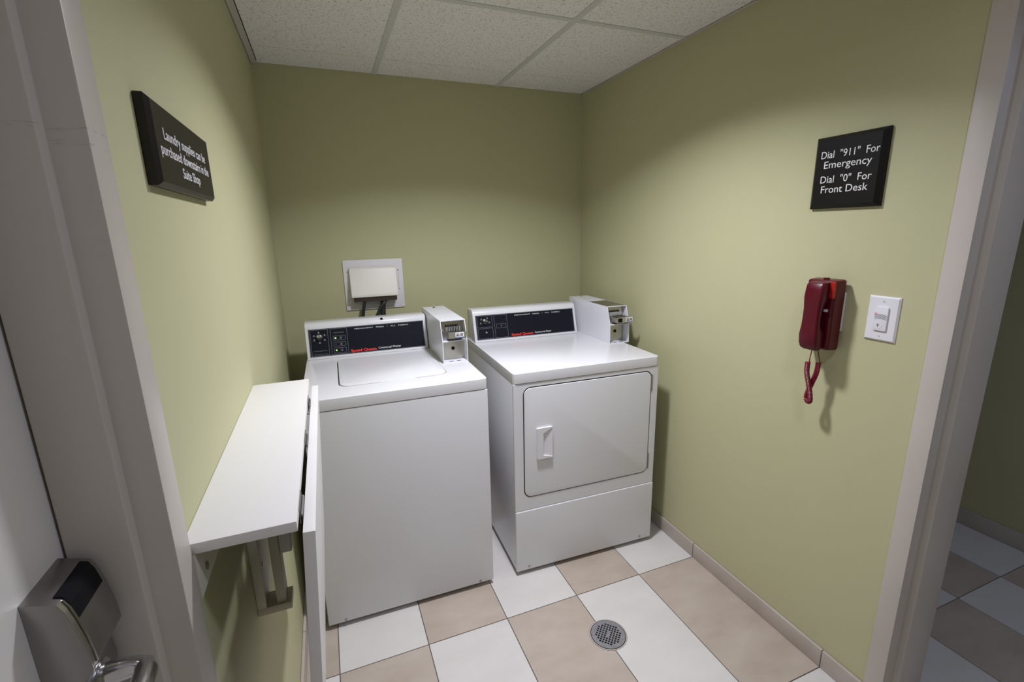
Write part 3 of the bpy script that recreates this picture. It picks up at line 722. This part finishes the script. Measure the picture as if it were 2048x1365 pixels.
# coiled cord: two straight leads, a coil folded in two
def coil(path, r, wire, turns_per_m):
    pts = [Vector(p) for p in path]; dense = []
    for i in range(len(pts) - 1):
        p0, p1, p2, p3 = pts[max(i - 1, 0)], pts[i], pts[i + 1], pts[min(i + 2, len(pts) - 1)]
        for k in range(24):
            t = k / 24; dense.append(0.5 * ((2 * p1) + (-p0 + p2) * t + (2 * p0 - 5 * p1 + 4 * p2 - p3) * t * t + (-p0 + 3 * p1 - 3 * p2 + p3) * t ** 3))
    dense.append(pts[-1]); L = [0]
    for a, c in zip(dense, dense[1:]): L.append(L[-1] + (c - a).length)
    N = int(L[-1] * turns_per_m * 9); out = []; j = 0; ref = Vector((1, 0, 0))
    for i in range(N + 1):
        s = L[-1] * i / N
        while j < len(L) - 2 and L[j + 1] < s: j += 1
        f = (s - L[j]) / max(L[j + 1] - L[j], 1e-9); p = dense[j].lerp(dense[j + 1], f); T = (dense[j + 1] - dense[j]).normalized()
        ref = (ref - T * ref.dot(T)).normalized(); q = T.cross(ref); a = 2 * PI * i / 9
        out.append(p + (ref * math.cos(a) + q * math.sin(a)) * r)
    return out
top1 = (-0.074, -0.010, -0.104); top2 = (-0.040, -0.002, -0.103)
c1 = [(-0.068, 0.0025, -0.146), (-0.067, 0.0025, -0.178), (-0.064, -0.004, -0.210), (-0.061, -0.012, -0.245), (-0.058, -0.013, -0.268), (-0.054, -0.004, -0.275), (-0.052, 0.004, -0.265), (-0.052, 0.0, -0.240), (-0.051, -0.008, -0.210), (-0.049, -0.015, -0.180), (-0.047, -0.016, -0.146)]
b = bmesh.new()
h = coil(c1, 0.0062, 0.0015, 250)
tube(b, h, 0.0017, 6)
tube(b, [top1, (-0.072, -0.006, -0.125), h[0]], 0.0014, 8); tube(b, [top2, (-0.043, -0.011, -0.125), h[-1]], 0.0014, 8)
link('coiled_cord', b, M['redcord'], ph, smooth=True)

# ================================================================== OCCUPANCY SWITCH
sw = empty('light_switch', (W, -1.6655, 1.186)); tag(sw, 'white sensor light switch plate on the right wall, right of the red phone', 'light switch')
FS = frame((0, 0, 0), (0, -1, 0), (0, 0, 1))
def so(name, fn, mt, smooth=False):
    t = bmesh.new(); fn(t); o = link(name, t, mt, sw, smooth=smooth); o.data.transform(FS); return o
so('switch_plate', lambda t: bev_plaque(t, 0.0395, 0.0615, 0.0065, 0.004), M['plate'])
def body(t):
    prism(t, [(-0.0335 + q[0] + 0.0335, q[1]) for q in rrect(-0.0165, 0.0165, -0.0325, 0.0335, 0.003, 3)], 0.005, 0.011, 'z', bev=0.0015)
so('sensor_body', body, M['plate'], True)
def lens(t):
    for k in range(5):
        z = 0.010 - k * 0.0028
        for s in range(6):
            x0 = -0.0155 + s * 0.0051; a0 = 0.0022 * math.cos((x0 + 0.006) * 95); 
            box(t, x0, x0 + 0.0053, z + a0, z + a0 + 0.0011, 0.0108, 0.0114)
so('sensor_lens_lines', lens, M['greyprint'])
so('sensor_window', lambda t: box(t, -0.0165, -0.010, 0.009, 0.0165, 0.0105, 0.0113), M['pink'])
so('button', lambda t: cyl(t, (-0.004, -0.018, 0.0105), (0, 0, 1), 0.0095, 0.001, 24), M['plate'])
def icon(t):
    cyl(t, (-0.004, -0.0165, 0.0115), (0, 0, 1), 0.0028, 0.0003, 12); box(t, -0.0052, -0.0028, -0.0225, -0.0195, 0.0115, 0.0118)
    for a in (0, 45, 90, 135, 180): box(t, -0.004 + 0.0045 * math.cos(math.radians(a)) - .0005, -0.004 + 0.0045 * math.cos(math.radians(a)) + .0005, -0.0165 + 0.0045 * math.sin(math.radians(a)) - .0005, -0.0165 + 0.0045 * math.sin(math.radians(a)) + .0005, 0.0115, 0.0118)
so('lamp_icon', icon, M['greyprint'])
for z in (0.0485, -0.0475):
    def ps(t, z=z): cyl(t, (0.0, z, 0.0063), (0, 0, 1), 0.0032, 0.0008, 14)
    so('plate_screw', ps, M['cream'])
    def ps2(t, z=z): box(t, -0.0006, 0.0006, z - 0.0026, z + 0.0026, 0.0070, 0.0073)
    so('screw_slot', ps2, M['greyprint'])

# ================================================================== FLOOR DRAIN
dr = empty('floor_drain', (1.03, -1.270, 0.0)); tag(dr, 'round grey metal floor drain with a square-hole grate', 'drain')
n = 48
b = bmesh.new()
circ = lambda r: [(r * math.cos(2 * PI * k / n), r * math.sin(2 * PI * k / n)) for k in range(n)]
holed(b, circ(0.0675), [circ(0.0640)], -0.0022, 0.0008); link('drain_rim', b, M['basetile'], dr)
b = bmesh.new(); cyl(b, (0, 0, -0.0024), (0, 0, 1), 0.0640, 0.0006, 48); link('drain_well', b, M['dark'], dr)
holes = []; pit = 0.0098; hs = 0.0033; ca, sa = math.cos(math.radians(-46)), math.sin(math.radians(-46))
for i in range(-4, 5):
    for j in range(-4, 5):
        x, y = i * pit, j * pit
        if math.hypot(x, y) > 0.0445 or (i == 0 and abs(j) <= 1): continue
        holes.append([(ca * (x + p * hs) - sa * (y + q * hs), sa * (x + p * hs) + ca * (y + q * hs)) for p, q in ((-1, -1), (1, -1), (1, 1), (-1, 1))])
b = bmesh.new(); holed(b, circ(0.0615), holes, -0.0012, 0.0016)
link('drain_grate', b, M['drain'], dr)
for x, y in ((-0.037, 0.039), (0.040, -0.038)):
    b = bmesh.new(); cyl(b, (x, y, 0.0016), (0, 0, 1), 0.0045, 0.0006, 14); link('screw', b, M['drain'], dr)
